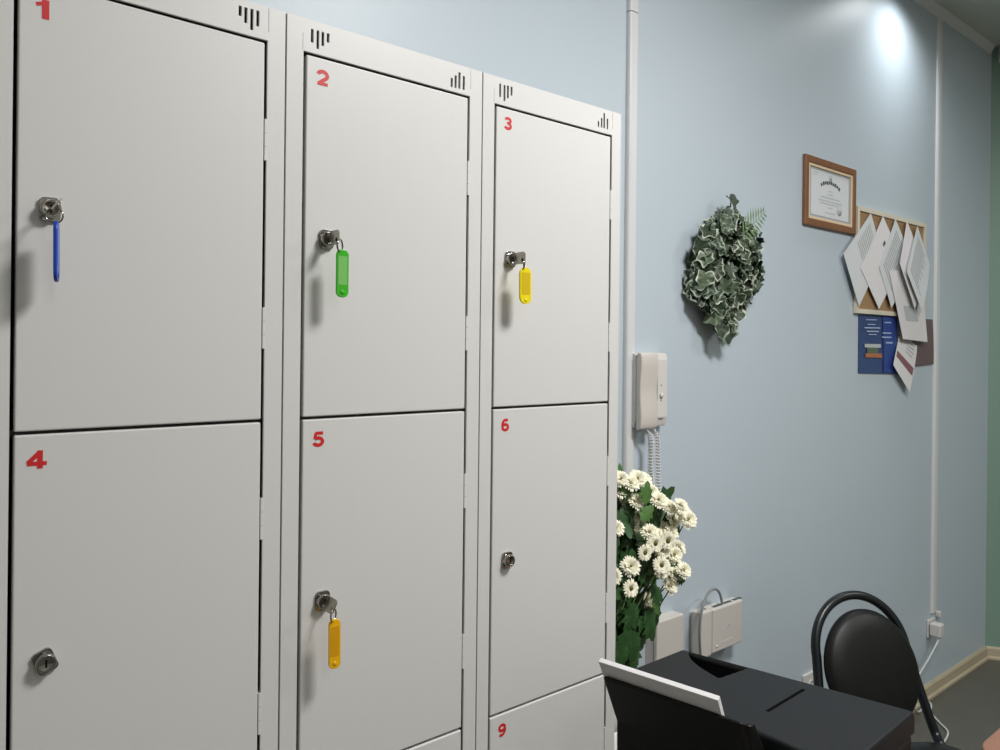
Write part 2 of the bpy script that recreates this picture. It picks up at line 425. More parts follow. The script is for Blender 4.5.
# ------------------------------------------------------------------ keys with tags, each hanging in its lock
def key(i, k, colm, insm, tagang, uvtop, uvbot, turn, label, wid=.027):
    x, z = X0+i*UW+LOCK_DX, LZ[k]
    y = YL
    t = thing('key', label, 'key', (x, y-.012, z), 'keys left in the locker locks')
    # bow: flat plate in the y-z plane with a hole, plus the blade stub in the keyway
    mb = MB()
    ya, yb, hz = y-.0170, y-.0450, .0112
    st, ct = sin(R(turn)), cos(R(turn))
    hc_ = (y-.0385, -.004 if turn < 60 else 0.0)
    outline = [(y-.0125,-.0035),(ya,-.0035),(ya-.002,-hz),(yb+.004,-hz),(yb,-hz+.004)]
    outline += [(yb, hc_[1])] + [(hc_[0]-.0032*cos(2*pi*q/12), hc_[1]+.0032*sin(2*pi*q/12)) for q in range(13)] + [(yb, hc_[1]+.0001)]
    outline += [(yb,hz-.004),(yb+.004,hz),(ya-.002,hz),(ya,.0035),(y-.0125,.0035)]
    mb.prism([Vector((x + q*st - ct*.0011, p, z + q*ct + st*.0011)) for p, q in outline], (.0022*ct,0,-.0022*st))
    mb.build('key_bow', M_STEEL, t)
    hx, hy, hzz = x + hc_[1]*st, hc_[0], z + hc_[1]*ct
    dist_y = hy-.001
    top = atY(uvtop[0], uvtop[1], dist_y); bot = atY(uvbot[0], uvbot[1], dist_y)
    L = (top.z-bot.z)
    # split ring
    rr = .0105
    rc = Vector(((hx*.5+top.x*.5), dist_y, (hzz+top.z-.003)/2))
    rr = max(.008, ((hzz-top.z+.003)**2+(hx-top.x)**2)**.5/2)
    ra = R(tagang)+R(60)
    e1 = Vector((cos(ra), sin(ra)*.6, 0)).normalized()
    mb = MB()
    for off in (-.0006, .0006):
        nrm = e1.cross(Vector((0,0,1)))
        mb.tube([rc+nrm*off+e1*rr*cos(a)+Vector((0,0,1))*rr*sin(a) for a in [2*pi*q/28 for q in range(28)]], .00085, 6, closed=True)
    mb.build('split_ring', M_CHROME, t)
    # tag body: stadium outline with recessed window and eyelet
    a = R(tagang); ex = Vector((cos(a), sin(a), 0)); n = Vector((sin(a), -cos(a), 0)); ez = Vector((bot.x-top.x, 0, bot.z-top.z)).normalized()*-1
    c = (top+bot)/2; hw = wid/2; hl = L/2; th = .0042
    def stad(hw, hl, r, n_=8, c0=c):
        P = []
        for sx, sz, a0 in ((1,1,0),(-1,1,90),(-1,-1,180),(1,-1,270)):
            for q in range(n_+1):
                aa = R(a0+90*q/n_)
                P.append(c0 + ex*(sx*(hw-r)+r*cos(aa)) + ez*(sz*(hl-r)+r*sin(aa)))
        return P
    mb = MB()
    mb.prism([p - n*(-th/2) for p in stad(hw, hl, hw*.92)], -n*th)
    body = mb.build('key_tag', colm, t, bevel=.0009)
    # window label on the front, slightly raised film; eyelet at the lower end
    mb = MB(); mb.prism([p + n*(th/2) for p in stad(hw*.72, hl*.60, .002, 3, c+ez*hl*.12)], n*.0004)
    mb.build('label_insert', insm, body)
    mb = MB(); cc = c - ez*hl*.78 + n*(th/2)
    mb.lathe([(.0016,.0),(.0034,.0),(.0034,.0006),(.0016,.0006)], cc, n, 14)
    mb.mi = 1; mb.lathe([(.0001,.0001),(.0016,.0001),(.0016,.0003),(.0001,.0003)], cc, n, 14)
    mb.build('eyelet', [colm, M_PAPER], body)
camaz = 0
key(0, 0, M_BLUE, M_BLUEL, 75, (56.5,221), (56.5,282), 38, 'key with a blue plastic tag seen edge-on, in the lock of door 1')
key(1, 0, M_GRN, M_GRNL, -6, (342.5,249.5), (342,297.5), 0, 'key with a green plastic tag in the lock of door 2', wid=.0200)
key(2, 0, M_YEL, M_YELL, -2, (525.2,267.5), (525.2,304), 0, 'key with a lemon yellow tag in the lock of door 3')
key(1, 1, M_YEL2, M_YEL2L, -6, (334.5,619), (334.5,668.5), 25, 'key with an amber yellow tag in the lock of door 5', wid=.0190)

# ------------------------------------------------------------------ framed certificate
def picframe():
    def W(u, v, y=YW): return atY(u, v, y)
    y0 = YW; yb = YW-.014
    bl, tr = W(805,226,yb), W(858,168.5,yb)
    tl, br = W(806.3,155,yb), W(855.3,233,yb)
    x0, x1 = (tl.x+bl.x)/2, (tr.x+br.x)/2; z1, z0 = (tl.z+tr.z)/2, (bl.z+br.z)/2
    t = thing('picture_frame', 'brown wooden frame holding a certificate, hung on the blue wall', 'picture frame', ((x0+x1)/2, y0, z0))
    def ringm(name, a, b, ya, yb2, m, bev):
        mb = MB(); outer = [(x0+a,z0+a),(x1-a,z0+a),(x1-a,z1-a),(x0+a,z1-a)]; inner = [(x0+b,z0+b),(x1-b,z0+b),(x1-b,z1-b),(x0+b,z1-b)]
        vs = {}
        for nm, pts in (('o',outer),('i',inner)):
            for yy in (ya, yb2): vs[nm,yy] = [mb.bm.verts.new((p[0],yy,p[1])) for p in pts]
        for k in range(4):
            j = (k+1)%4
            for q in ((vs['o',yb2][k],vs['o',yb2][j],vs['i',yb2][j],vs['i',yb2][k]), (vs['o',ya][k],vs['o',ya][j],vs['i',ya][j],vs['i',ya][k]),
                      (vs['o',ya][k],vs['o',ya][j],vs['o',yb2][j],vs['o',yb2][k]), (vs['i',ya][k],vs['i',ya][j],vs['i',yb2][j],vs['i',yb2][k])):
                mb.bm.faces.new(q)
        return mb.build(name, m, t, bevel=bev)
    w = x1-x0
    ringm('frame', 0, .027, y0, yb, M_WOOD, .004)
    ringm('gold_fillet', .0275, .037, y0, yb+.003, M_GOLD, .001)
    mb = MB(); mb.box((x0+.0372,y0,z0+.0372),(x1-.0372,y0-.006,z1-.0372)); mb.build('mount', M_MATB, t)
    px0, px1, pz0, pz1 = x0+.052, x1-.052, z0+.046, z1-.046
    yp = y0-.0062
    mb = MB(); mb.box((px0,yp,pz0),(px1,yp-.0006,pz1)); sh = mb.build('certificate', M_PAPERB, t)
    mb = MB(); yq = yp-.0007; pw, ph = px1-px0, pz1-pz0
    # arched heading made of small strokes
    for k in range(10):
        s = (k+.5)/10; cx = px0+pw*(.24+.52*s); cz = pz0+ph*(.775-.10*(2*s-1)**2+ (.02 if k%3 else .012)) 
        a = -.55*(2*s-1); hw, hh = pw*.021, ph*(.033+.008*(k%2))
        mb.mi = 0
        mb.prism([Vector((cx+p*cos(a)-q*sin(a), yq, cz+p*sin(a)+q*cos(a))) for p,q in ((-hw,-hh),(hw,-hh),(hw,hh),(-hw,hh))], (0,-.0003,0))
    mb.mi = 1
    for f, wd in ((.60,.10),(.52,.14),(.44,.5),(.36,.62),(.30,.55),(.22,.12),(.10,.26)):
        mb.box((px0+pw*(.5-wd/2),yq,pz0+ph*f-.0022),(px0+pw*(.5+wd/2),yq-.0003,pz0+ph*f+.0022))
    mb.box((px0+pw*.06,yq,pz0+ph*.94),(px0+pw*.18,yq-.0003,pz0+ph*.955)); mb.box((px0+pw*.06,yq,pz0+ph*.89),(px0+pw*.16,yq-.0003,pz0+ph*.905))
    mb.lathe([(.0001,0),(.012,0),(.012,.0003),(.0001,.0003)], (px0+pw*.5,yq,pz0+ph*.90), (0,-1,0), 12)
    mb.lathe([(.0001,0),(.019,0),(.019,.0003),(.0001,.0003)], (px0+pw*.74,yq,pz0+ph*.20), (0,-1,0), 16)
    mb.build('print', [M_INK, M_PRINT], sh)
picframe()

# ------------------------------------------------------------------ cork board and what is pinned to it
yc = YW-.016
a, b, c = atY(858,207.5,yc), atY(926.5,222,yc), atY(858,313,yc)
bx0, bx1, bz1, bz0 = a.x, b.x, (a.z+b.z)/2, c.z
t = thing('cork_board', 'pale framed cork notice board on the blue wall right of the certificate', 'notice board', ((bx0+bx1)/2, YW-.002, bz0))
mb = MB()
for p, q in (((bx0,bz0),(bx1,bz0+.018)),((bx0,bz1-.018),(bx1,bz1)),((bx0,bz0+.018),(bx0+.018,bz1-.018)),((bx1-.018,bz0+.018),(bx1,bz1-.018))):
    mb.box((p[0],YW-.002,p[1]),(q[0],yc,q[1]))
bmesh.ops.remove_doubles(mb.bm, verts=mb.bm.verts[:], dist=.0001)
mb.build('frame', M_PINE, t, recalc=True)
mb = MB(); mb.box((bx0+.018,YW-.002,bz0+.018),(bx1-.018,yc+.006,bz1-.018)); mb.build('cork_panel', M_CORK, t)

def sheet(name, quad, ya, m, label, cat, group=None, bow=.006, bots=0.0, prints=None, th=.0006, pin=None, rise=0.0, nx=6, nz=8):
    """a sheet of paper: quad = TL,TR,BR,BL pixels; top edge near the wall, body bowing off it"""
    P = [atY(u, v, ya) for u, v in quad]
    o_ = P[0]; root = None
    mb = MB(); V = {}
    def pos(s, r, lift=0):
        p = P[0]*(1-s)*(1-r) + P[1]*s*(1-r) + P[2]*s*r + P[3]*(1-s)*r
        y = ya - bow*sin(pi*min(1,r*1.0))*(.6+.4*s) - bots*r*r - lift - rise*min(1, r/.14)
        return Vector((p.x, y, p.z))
    for i in range(nx+1):
        for j in range(nz+1): V[i,j] = mb.bm.verts.new(pos(i/nx, j/nz))
    for i in range(nx):
        for j in range(nz):
            f = mb.bm.faces.new((V[i,j],V[i,j+1],V[i+1,j+1],V[i+1,j])); f.smooth = True
    cen = sum(P, Vector())/4
    root = mb.build(name, m, origin=Vector((cen.x, ya, cen.z)))
    md = root.modifiers.new('solid','SOLIDIFY'); md.thickness = th; md.offset = 0
    es = root.modifiers.new('crisp','EDGE_SPLIT'); es.split_angle = R(40)
    tag(root, label, cat, group)
    if prints:
        mats = []; mb = MB()
        for (s0, r0, s1, r1, mm) in prints:
            if mm not in mats: mats.append(mm)
            mb.mi = mats.index(mm)
            n_ = 4
            for q in range(n_):
                ra, rb = r0+(r1-r0)*q/n_, r0+(r1-r0)*(q+1)/n_
                mb.face([pos(s0,ra,.0012), pos(s0,rb,.0012), pos(s1,rb,.0012), pos(s1,ra,.0012)])
        pr = mb.build('print', mats, root)
        md = pr.modifiers.new('solid','SOLIDIFY'); md.thickness = .0004; md.offset = 0
    if pin:
        mb = MB(); c = atY(pin[0], pin[1], ya-.003)
        mb.lathe([(.0001,-.003),(.0045,-.003),(.0045,.004),(.0028,.006),(.0001,.0065)], c, (0,-1,0), 12)
        pn = mb.build('push_pin', M_CHROME, root)
    return root
G = 'white sheets pinned to the cork board'
txt = [(.12,.12+.055*k,.12+.70*random.uniform(.6,1),.12+.055*k+.014,M_PRINT) for k in range(14)]
# diamonds: quad order follows each sheet's own corners, starting at its top corner
sheet('paper_sheet', [(871,213),(882,254),(858,306.5),(842.5,254)], YW-.0172, M_PAPERB, 'leftmost tilted white sheet hanging from the cork board', 'paper', G, .003, .004, [q for q in txt[:9]])
sheet('paper_sheet', [(883,216),(902,260),(878,309),(859.5,268)], YW-.0192, M_PAPER, 'second tilted white sheet from the left on the cork board', 'paper', G, .004, .004, [(.30,.22,.36,.30,M_INK)])
sheet('paper_sheet', [(895.5,219),(914,264),(890,308),(877.5,266)], YW-.020, M_PAPERB, 'middle tilted sheet of grey print on the cork board', 'paper', G, .004, .006, txt)
sheet('paper_sheet', [(907,221),(925,267),(908,309),(893,264)], YW-.0214, M_PAPER, 'fourth tilted white sheet from the left on the cork board', 'paper', G, .012, .028)
sheet('paper_sheet', [(917.5,226),(930,265),(914,312),(898.5,272)], YW-.0262, M_PAPERB, 'rightmost tilted sheet of grey print on the cork board', 'paper', G, .012, .034, txt)
sheet('leaflet', [(889,270),(921,272),(926.5,342),(902,339)], YW-.0278, M_PAPER, 'plain white leaflet hanging below the tilted sheets', 'leaflet', None, .002, .004, [(.25,.50,.70,.72,M_PRINT)])
sheet('booklet', [(912,318),(932.5,319.5),(932.5,364),(910,367)], YW-.001, M_MAUVE, 'dull mauve booklet partly hidden behind the white leaflet', 'booklet', None, .003, .004, None, th=.002)
bp = [(.18,.08,.46,.095,M_WTEXT),(.22,.16,.42,.175,M_WTEXT),(.14,.215,.54,.235,M_WTEXT),(.20,.275,.50,.295,M_WTEXT),(.24,.33,.44,.345,M_WTEXT),
      (.66,.12,.84,.14,M_WTEXT),(.60,.30,.84,.318,M_WTEXT),(.58,.37,.84,.39,M_WTEXT),(.68,.46,.86,.485,M_WTEXT),
      (.14,.50,.55,.56,M_PRINT),(.20,.56,.48,.66,M_IVY2),(.16,.66,.58,.73,M_ORANGE),(.62,.02,.98,.98,M_BKBL2)]
bp = bp[-1:] + bp[:-1]
def booklet_blue():
    o = sheet('poster', [(858.3,314.5),(896.5,315),(897,374),(857.8,373)], YW-.001, M_BKBLUE, 'blue printed poster with pale lines and a small picture under the cork board', 'poster', None, .002, .003, None, th=.002)
    P = [atY(u, v, YW-.005) for u, v in [(858.3,314.5),(896.5,315),(897,374),(857.8,373)]]
    mats = []; mb = MB()
    for n_, (s0,r0,s1,r1,mm) in enumerate(bp):
        if mm not in mats: mats.append(mm)
        mb.mi = mats.index(mm)
        def pos(s, r): 
            p = P[0]*(1-s)*(1-r)+P[1]*s*(1-r)+P[2]*s*r+P[3]*(1-s)*r
            return Vector((p.x, YW-.0055-(.0004 if n_ else 0)-.002*sin(pi*r)-.003*r*r, p.z))
        for q in range(4):
            ra, rb = r0+(r1-r0)*q/4, r0+(r1-r0)*(q+1)/4
            mb.face([pos(s0,ra),pos(s0,rb),pos(s1,rb),pos(s1,ra)])
    mb.build('print', mats, o)
booklet_blue()
sheet('brochure', [(899,331),(917,342),(904,392),(887.5,365)], YW-.0008, M_PAPER, 'white brochure with a maroon band hanging lowest, below the cork board', 'brochure', None, .008, .020,
      [(.05,.55,.95,.70,M_STRIPE),(.45,.12,.85,.15,M_PRINT),(.45,.2,.85,.23,M_PRINT),(.45,.28,.85,.31,M_PRINT),(.45,.36,.8,.39,M_PRINT)], rise=.004)

# ------------------------------------------------------------------ ivy bunch on the wall
def ivy():
    t = thing('ivy', 'bunch of variegated artificial ivy hanging on the blue wall', 'artificial plant', (2.15, YW-.01, HC+.28))
    rnd = random.Random(5)
    # five pointed lobes, tip at +y
    LOB0 = [(90,.60),(60,.42),(28,.50),(-2,.38),(-38,.44),(-68,.30),(-90,.16),(-112,.30),(-142,.44),(-178,.38),(152,.50),(120,.42)]
    LOB = [(math.degrees(math.atan2(p.y,p.x)), p.length) for p in smooth_path([Vector((r*cos(R(a)), r*sin(R(a)), 0)) for a, r in LOB0], 3, True)]
    mb = MB()
    def leaf(c, size, nrm, spin, m):
        nrm = nrm.normalized(); e1 = nrm.cross(Vector((0,0,1)))
        if e1.length < .1: e1 = Vector((1,0,0))
        e1.normalize(); e2 = nrm.cross(e1) * -1
        u = e1*cos(spin)+e2*sin(spin); v = -e1*sin(spin)+e2*cos(spin)
        fold = rnd.uniform(.1,.75); curl = rnd.uniform(-.2,.7); tw = rnd.uniform(-.3,.3)
        sxy = rnd.uniform(.85,1.15); ph = rnd.uniform(0,6.28)
        O = [(r*sxy*cos(R(a)), r*sin(R(a))) for a, r in LOB]
        ews = [.87+.09*sin(R(a)*3+ph)+rnd.uniform(-.02,.02) for a, _ in LOB]
        def pt(x, y):
            h = fold*abs(x)*.7 - curl*y*y + tw*x*y*2 + .06*sin(7*math.atan2(y,x)+ph)*(x*x+y*y)*4
            return c + (u*x + v*y + nrm*h)*size
        n = len(O)
        cen = mb.bm.verts.new(pt(0,0)); inn = [mb.bm.verts.new(pt(x*e,y*e)) for (x,y),e in zip(O,ews)]; out = [mb.bm.verts.new(pt(x,y)) for x,y in O]
        em = rnd.choice((2,3,3,m))
        for i in range(n):
            f = mb.bm.faces.new((cen,inn[i],inn[(i+1)%n])); f.material_index = m; f.smooth = True
            f = mb.bm.faces.new((inn[i],out[i],out[(i+1)%n],inn[(i+1)%n])); f.material_index = em; f.smooth = True
    pts = []
    tries = 0
    while len(pts) < 150 and tries < 9000:
        tries += 1
        u = rnd.uniform(686,768); v = rnd.uniform(213,334)
        # silhouette: egg shape with a narrow foot
        f = (v-272)/ (62 if v > 272 else 64)
        hw = 37*math.sqrt(max(0,1-f*f))
        if v > 296: hw = max(hw*.80 - (v-296)*.30, 7)
        if v < 240: hw = 9 + (v-212)*.95
        if abs(u-(727-(v-270)*.05)) > hw-5: continue
        mind = 4.9
        if any((u-a)**2+(v-b)**2 < mind*mind for a,b,_ in pts): continue
        pts.append((u,v,0))
    for (u, v, _) in pts:
        dx, dz = (u-727)/40, (270-v)/68
        bul = max(0, 1-dx*dx-dz*dz*.8)
        for layer in (0, 1):
            y = YW - .022 - .068*bul*(rnd.uniform(.55,1.0) if layer == 0 else rnd.uniform(.05,.4))
            c = atY(u + layer*rnd.uniform(-4,4), v + layer*rnd.uniform(-4,4), y)
            nrm = Vector((dx*.8+rnd.uniform(-.8,.8)-.2, -1, dz*.5+rnd.uniform(-.6,.9)))
            leaf(c, rnd.uniform(.046,.074), nrm, rnd.uniform(-1.3,1.3)+pi*(rnd.random()<.75), rnd.choice((0,0,0,1)))
    for (u, v, s) in ((731,200,.062),(727,211,.05),(719,328,.085),(726,332,.07),(716,316,.06)):
        leaf(atY(u,v,YW-.05), s, Vector((rnd.uniform(-.6,.2),-1,rnd.uniform(.0,.5))), rnd.uniform(2.4,3.8), 0)
    mb.build('foliage', [M_IVY, M_IVY2, M_IVYE, M_IVYE2], t, recalc=False)
    mb = MB()
    for path in ([(731,202),(728,225),(722,255),(728,290),(722,322)], [(728,235),(745,250),(757,275),(748,300)], [(724,240),(705,255),(698,275),(708,300)]):
        mb.tube(smooth_path([atY(u,v,YW-.035) for u,v in path]), .0025, 6)
    mb.build('vine_stem', M_STEM, t)
    hk = atY(728,222,YW)
    mb = MB(); mb.tube([hk, hk+Vector((0,-.036,0)), hk+Vector((0,-.040,.012))], .002, 8); mb.build('hook', M_STEEL, t)
    mb = MB()     # fern sprig at the upper right
    p0, p1 = atY(741,236,YW-.08), atY(766,211,YW-.07)
    ax = (p1-p0); L = ax.length; ax.normalize(); nrm = Vector((0,-1,0)); sd = ax.cross(nrm).normalized()
    mb.tube([p0, p0.lerp(p1,.5), p1], [.0016,.0013,.0006], 6)
    for k in range(1,10):
        c = p0.lerp(p1, k/10); w = .052*(1-abs(k/10-.35)*1.1)
        for s in (-1,1):
            tip = c + sd*s*w + ax*w*.55; m1 = (c+tip)/2
            mb.face([c-ax*.002, m1-ax*.0055, tip, m1+ax*.0055])
    o = mb.build('fern_sprig', M_FERN, t); md = o.modifiers.new('solid','SOLIDIFY'); md.thickness = .0005
ivy()

# ------------------------------------------------------------------ chrysanthemums in a floor vase
def bouquet():
    rnd = random.Random(11)
    base = Vector((1.335,1.25,0))
    v = thing('vase', 'white vase holding the chrysanthemums beside the lockers', 'vase', base)
    mb = MB()
    mb.lathe([(.0001,0),(.075,0),(.085,.02),(.095,.25),(.075,.52),(.052,.62),(.058,.70),(.053,.70),(.047,.62),(.068,.5),(.085,.25),(.07,.03),(.0001,.03)], base, (0,0,1), 32)
    mb.build('vessel', M_VASE, v)
    t = thing('bouquet', 'bunch of white chrysanthemums with dark leaves right of the lockers', 'flowers', base+Vector((0,0,.10)))
    # one bloom mesh shared by all copies: petals in rings round a domed eye
    def bloom(name, rings):
        mb = MB()
        for (cnt, r0, r1, w, tilt, ph) in rings:
            for k in range(cnt):
                a = 2*pi*(k+ph)/cnt + rnd.uniform(-.06,.06); d = Vector((cos(a),sin(a),0)); s = Vector((-sin(a),cos(a),0)); up = Vector((0,0,1))
                tl = tilt + rnd.uniform(-.12,.12); L = (r1-r0)*rnd.uniform(.88,1.06)
                q = []
                for f, ww, dz in ((0,.45,0),(.45,1,.06),(.8,.95,.02),(1,.35,-.08)):
                    c = d*(r0+L*f*cos(tl)) + up*(L*f*sin(tl)+dz*L)
                    q.append((c - s*w*ww/2, c + s*w*ww/2))
                vs = [(mb.bm.verts.new(a_), mb.bm.verts.new(b_)) for a_, b_ in q]
                for (a_,b_),(c_,d_) in zip(vs, vs[1:]):
                    f = mb.bm.faces.new((a_,b_,d_,c_)); f.smooth = True
        o = mb.build(name, M_PETAL, None, recalc=False); me = o.data; bpy.data.objects.remove(o)
        return me
    me1 = bloom('petal_rings', [(22,.003,.0205,.0044,.12,0),(20,.003,.019,.0042,.36,.5),(14,.0025,.0145,.004,.6,.2)])
    me2 = bloom('petal_rings_full', [(22,.003,.0210,.0044,.10,0),(22,.002,.0190,.0043,.42,.5),(18,.002,.0170,.0042,.75,.2),(12,.001,.0130,.004,1.05,.3)])
    mb = MB(); mb.lathe([(.0001,.0055),(.0022,.0052),(.0040,.0038),(.0046,.001),(.0046,-.001),(.0001,-.001)], (0,0,0), (0,0,1), 14)
    eo = mb.build('flower_eye', M_EYE); eye = eo.data; bpy.data.objects.remove(eo)
    A = lambda x, y: (615+x/7.14, 465+y/7.14)
    B = lambda x, y: (615+x/6.52, 560+y/6.52)
    spots = [A(40,100)+(2,),A(110,130)+(2,),A(205,110)+(2,),A(30,180)+(2,),A(250,195)+(2,),A(310,250)+(2,),A(385,300)+(2,),A(470,290)+(2,),A(520,390)+(2,),
             A(410,390)+(2,),A(75,245)+(2,),A(150,262)+(2,),A(85,350)+(2,),A(170,355)+(2,),A(115,428)+(2,),A(245,480)+(2,),A(365,455)+(2,),A(285,560)+(1,),A(375,540)+(1,),
             A(455,590)+(2,),A(210,625)+(1,),A(330,715)+(1,),A(110,725)+(2,),B(305,62)+(1,),B(100,185)+(1,),B(360,165)+(2,),B(205,262)+(2,),B(445,66)+(2,),B(385,95)+(2,),
             A(310,500)+(2,),A(420,640)+(2,),A(160,100)+(2,),A(345,275)+(2,),A(430,330)+(2,),A(250,600)+(2,),A(330,600)+(2,),A(400,480)+(2,),A(215,520)+(2,),A(500,340)+(2,)]
    hub = base + Vector((0,0,.60))
    stems = MB()
    heads = []
    for (u, w, kind) in spots:
        y = 1.235 + rnd.uniform(-.035,.05) + (.03 if w < 500 else 0)
        if kind == 1: y = 1.185 + rnd.uniform(0,.02)
        heads.append((atY(u, w, y), kind))
    for k in range(10):   # the part of the bunch hidden behind the locker
        heads.append((Vector((rnd.uniform(1.30,1.335), rnd.uniform(1.17,1.34), rnd.uniform(1.05,1.30))), 2))
    for p, kind in heads:
        out = Vector(((p.x-1.5)*2.0-.3, -1.0, (p.z-1.05)*1.4 + .45)); out += Vector((rnd.uniform(-.4,.4),0,rnd.uniform(-.2,.35)))
        if kind == 1: out = Vector((-.35+rnd.uniform(-.2,.2),-1,.25+rnd.uniform(-.2,.2)))
        out.normalize()
        o = bpy.data.objects.new('flower', me1 if kind == 1 else me2); COL.objects.link(o); o.parent = t; o.location = p - world_of(t)
        o.rotation_mode = 'QUATERNION'; o.rotation_quaternion = out.to_track_quat('Z','Y')
        sc = rnd.uniform(1.1,1.25) if kind == 1 else rnd.uniform(1.05,1.35); o.scale = (sc,sc,sc)
        e = bpy.data.objects.new('flower_eye', eye); COL.objects.link(e); e.parent = o; e.location = (0,0,.0015 if kind == 1 else -.001)
        st = p - out*.004
        stems.tube(smooth_path([st, st - out*.05 + Vector((0,0,-.03)), p.lerp(hub,.55)+Vector((-.035,.03,0)), hub + Vector((rnd.uniform(-.02,.02),rnd.uniform(-.02,.02),0)), base+Vector((rnd.uniform(-.03,.03),rnd.uniform(-.03,.03),.10))], 4), .0018, 5)
    stems.build('flower_stem_bundle', M_STEM, t)
    # leaves: lobed, dark green
    mb = MB()
    lo = [(0,0),(.10,.10),(.30,.16),(.22,.26),(.42,.40),(.27,.46),(.36,.66),(.18,.70),(.14,.88),(0,1.0)]
    lo = lo + [(-x,y) for x,y in lo[-2:0:-1]]
    def leaf(c, size, d, nrm, m):
        d = d.normalized(); s = d.cross(nrm).normalized(); n = s.cross(d)
        def P(x, y): return c + (s*x + d*y + n*(-.35*x*x*2 - .22*y*y))*size
        mid = [mb.bm.verts.new(P(0,f)) for f in (.08,.45,.85)]
        vs = [mb.bm.verts.new(P(x,y)) for x,y in lo]
        cen = mb.bm.verts.new(P(0,.45))
        for v_ in mid: mb.bm.verts.remove(v_)
        for i in range(len(vs)):
            f = mb.bm.faces.new((cen, vs[i], vs[(i+1)%len(vs)])); f.material_index = m; f.smooth = True
    for k in range(330):
        v_ = rnd.uniform(496,660)
        if v_ < 545: umax = 652+ (v_-496)*.40
        elif v_ < 605: umax = 676-(v_-545)*.40
        else: umax = 652-(v_-605)*.30
        u_ = rnd.uniform(600, umax-2)
        c = atY(u_, v_, (1.29 if v_ < 560 or k % 2 else 1.255)+rnd.uniform(-.04,.05))
        dn = -.9 if v_ > 590 else rnd.uniform(-.6,.6)
        leaf(c, rnd.uniform(.045,.085), Vector((rnd.uniform(-.6,.7),rnd.uniform(-.3,.1),dn+rnd.uniform(-.2,.3))), Vector((rnd.uniform(-.4,.4),-1,rnd.uniform(-.1,.6))), rnd.choice((0,0,0,1)))
    for (u_, v_, s_, dx, dz) in ((648,618,.075,.45,-.9),(650,590,.07,.8,-.45),(625,628,.09,.15,-1),(634,630,.085,.05,-1),(622,640,.085,0,-1),(676,577,.05,.9,-.3),(630,603,.09,.3,-1),(640,520,.06,.5,.3),(645,505,.06,.2,.8)):
        leaf(atY(u_,v_,1.22), s_, Vector((dx,-.1,dz)), Vector((-.1,-1,.3)), 0 if v_ > 560 else 1)
    # buds of tiny filler flowers
    mb.build('foliage', [M_LEAFD, M_LEAFD2], t, recalc=False)
bouquet()

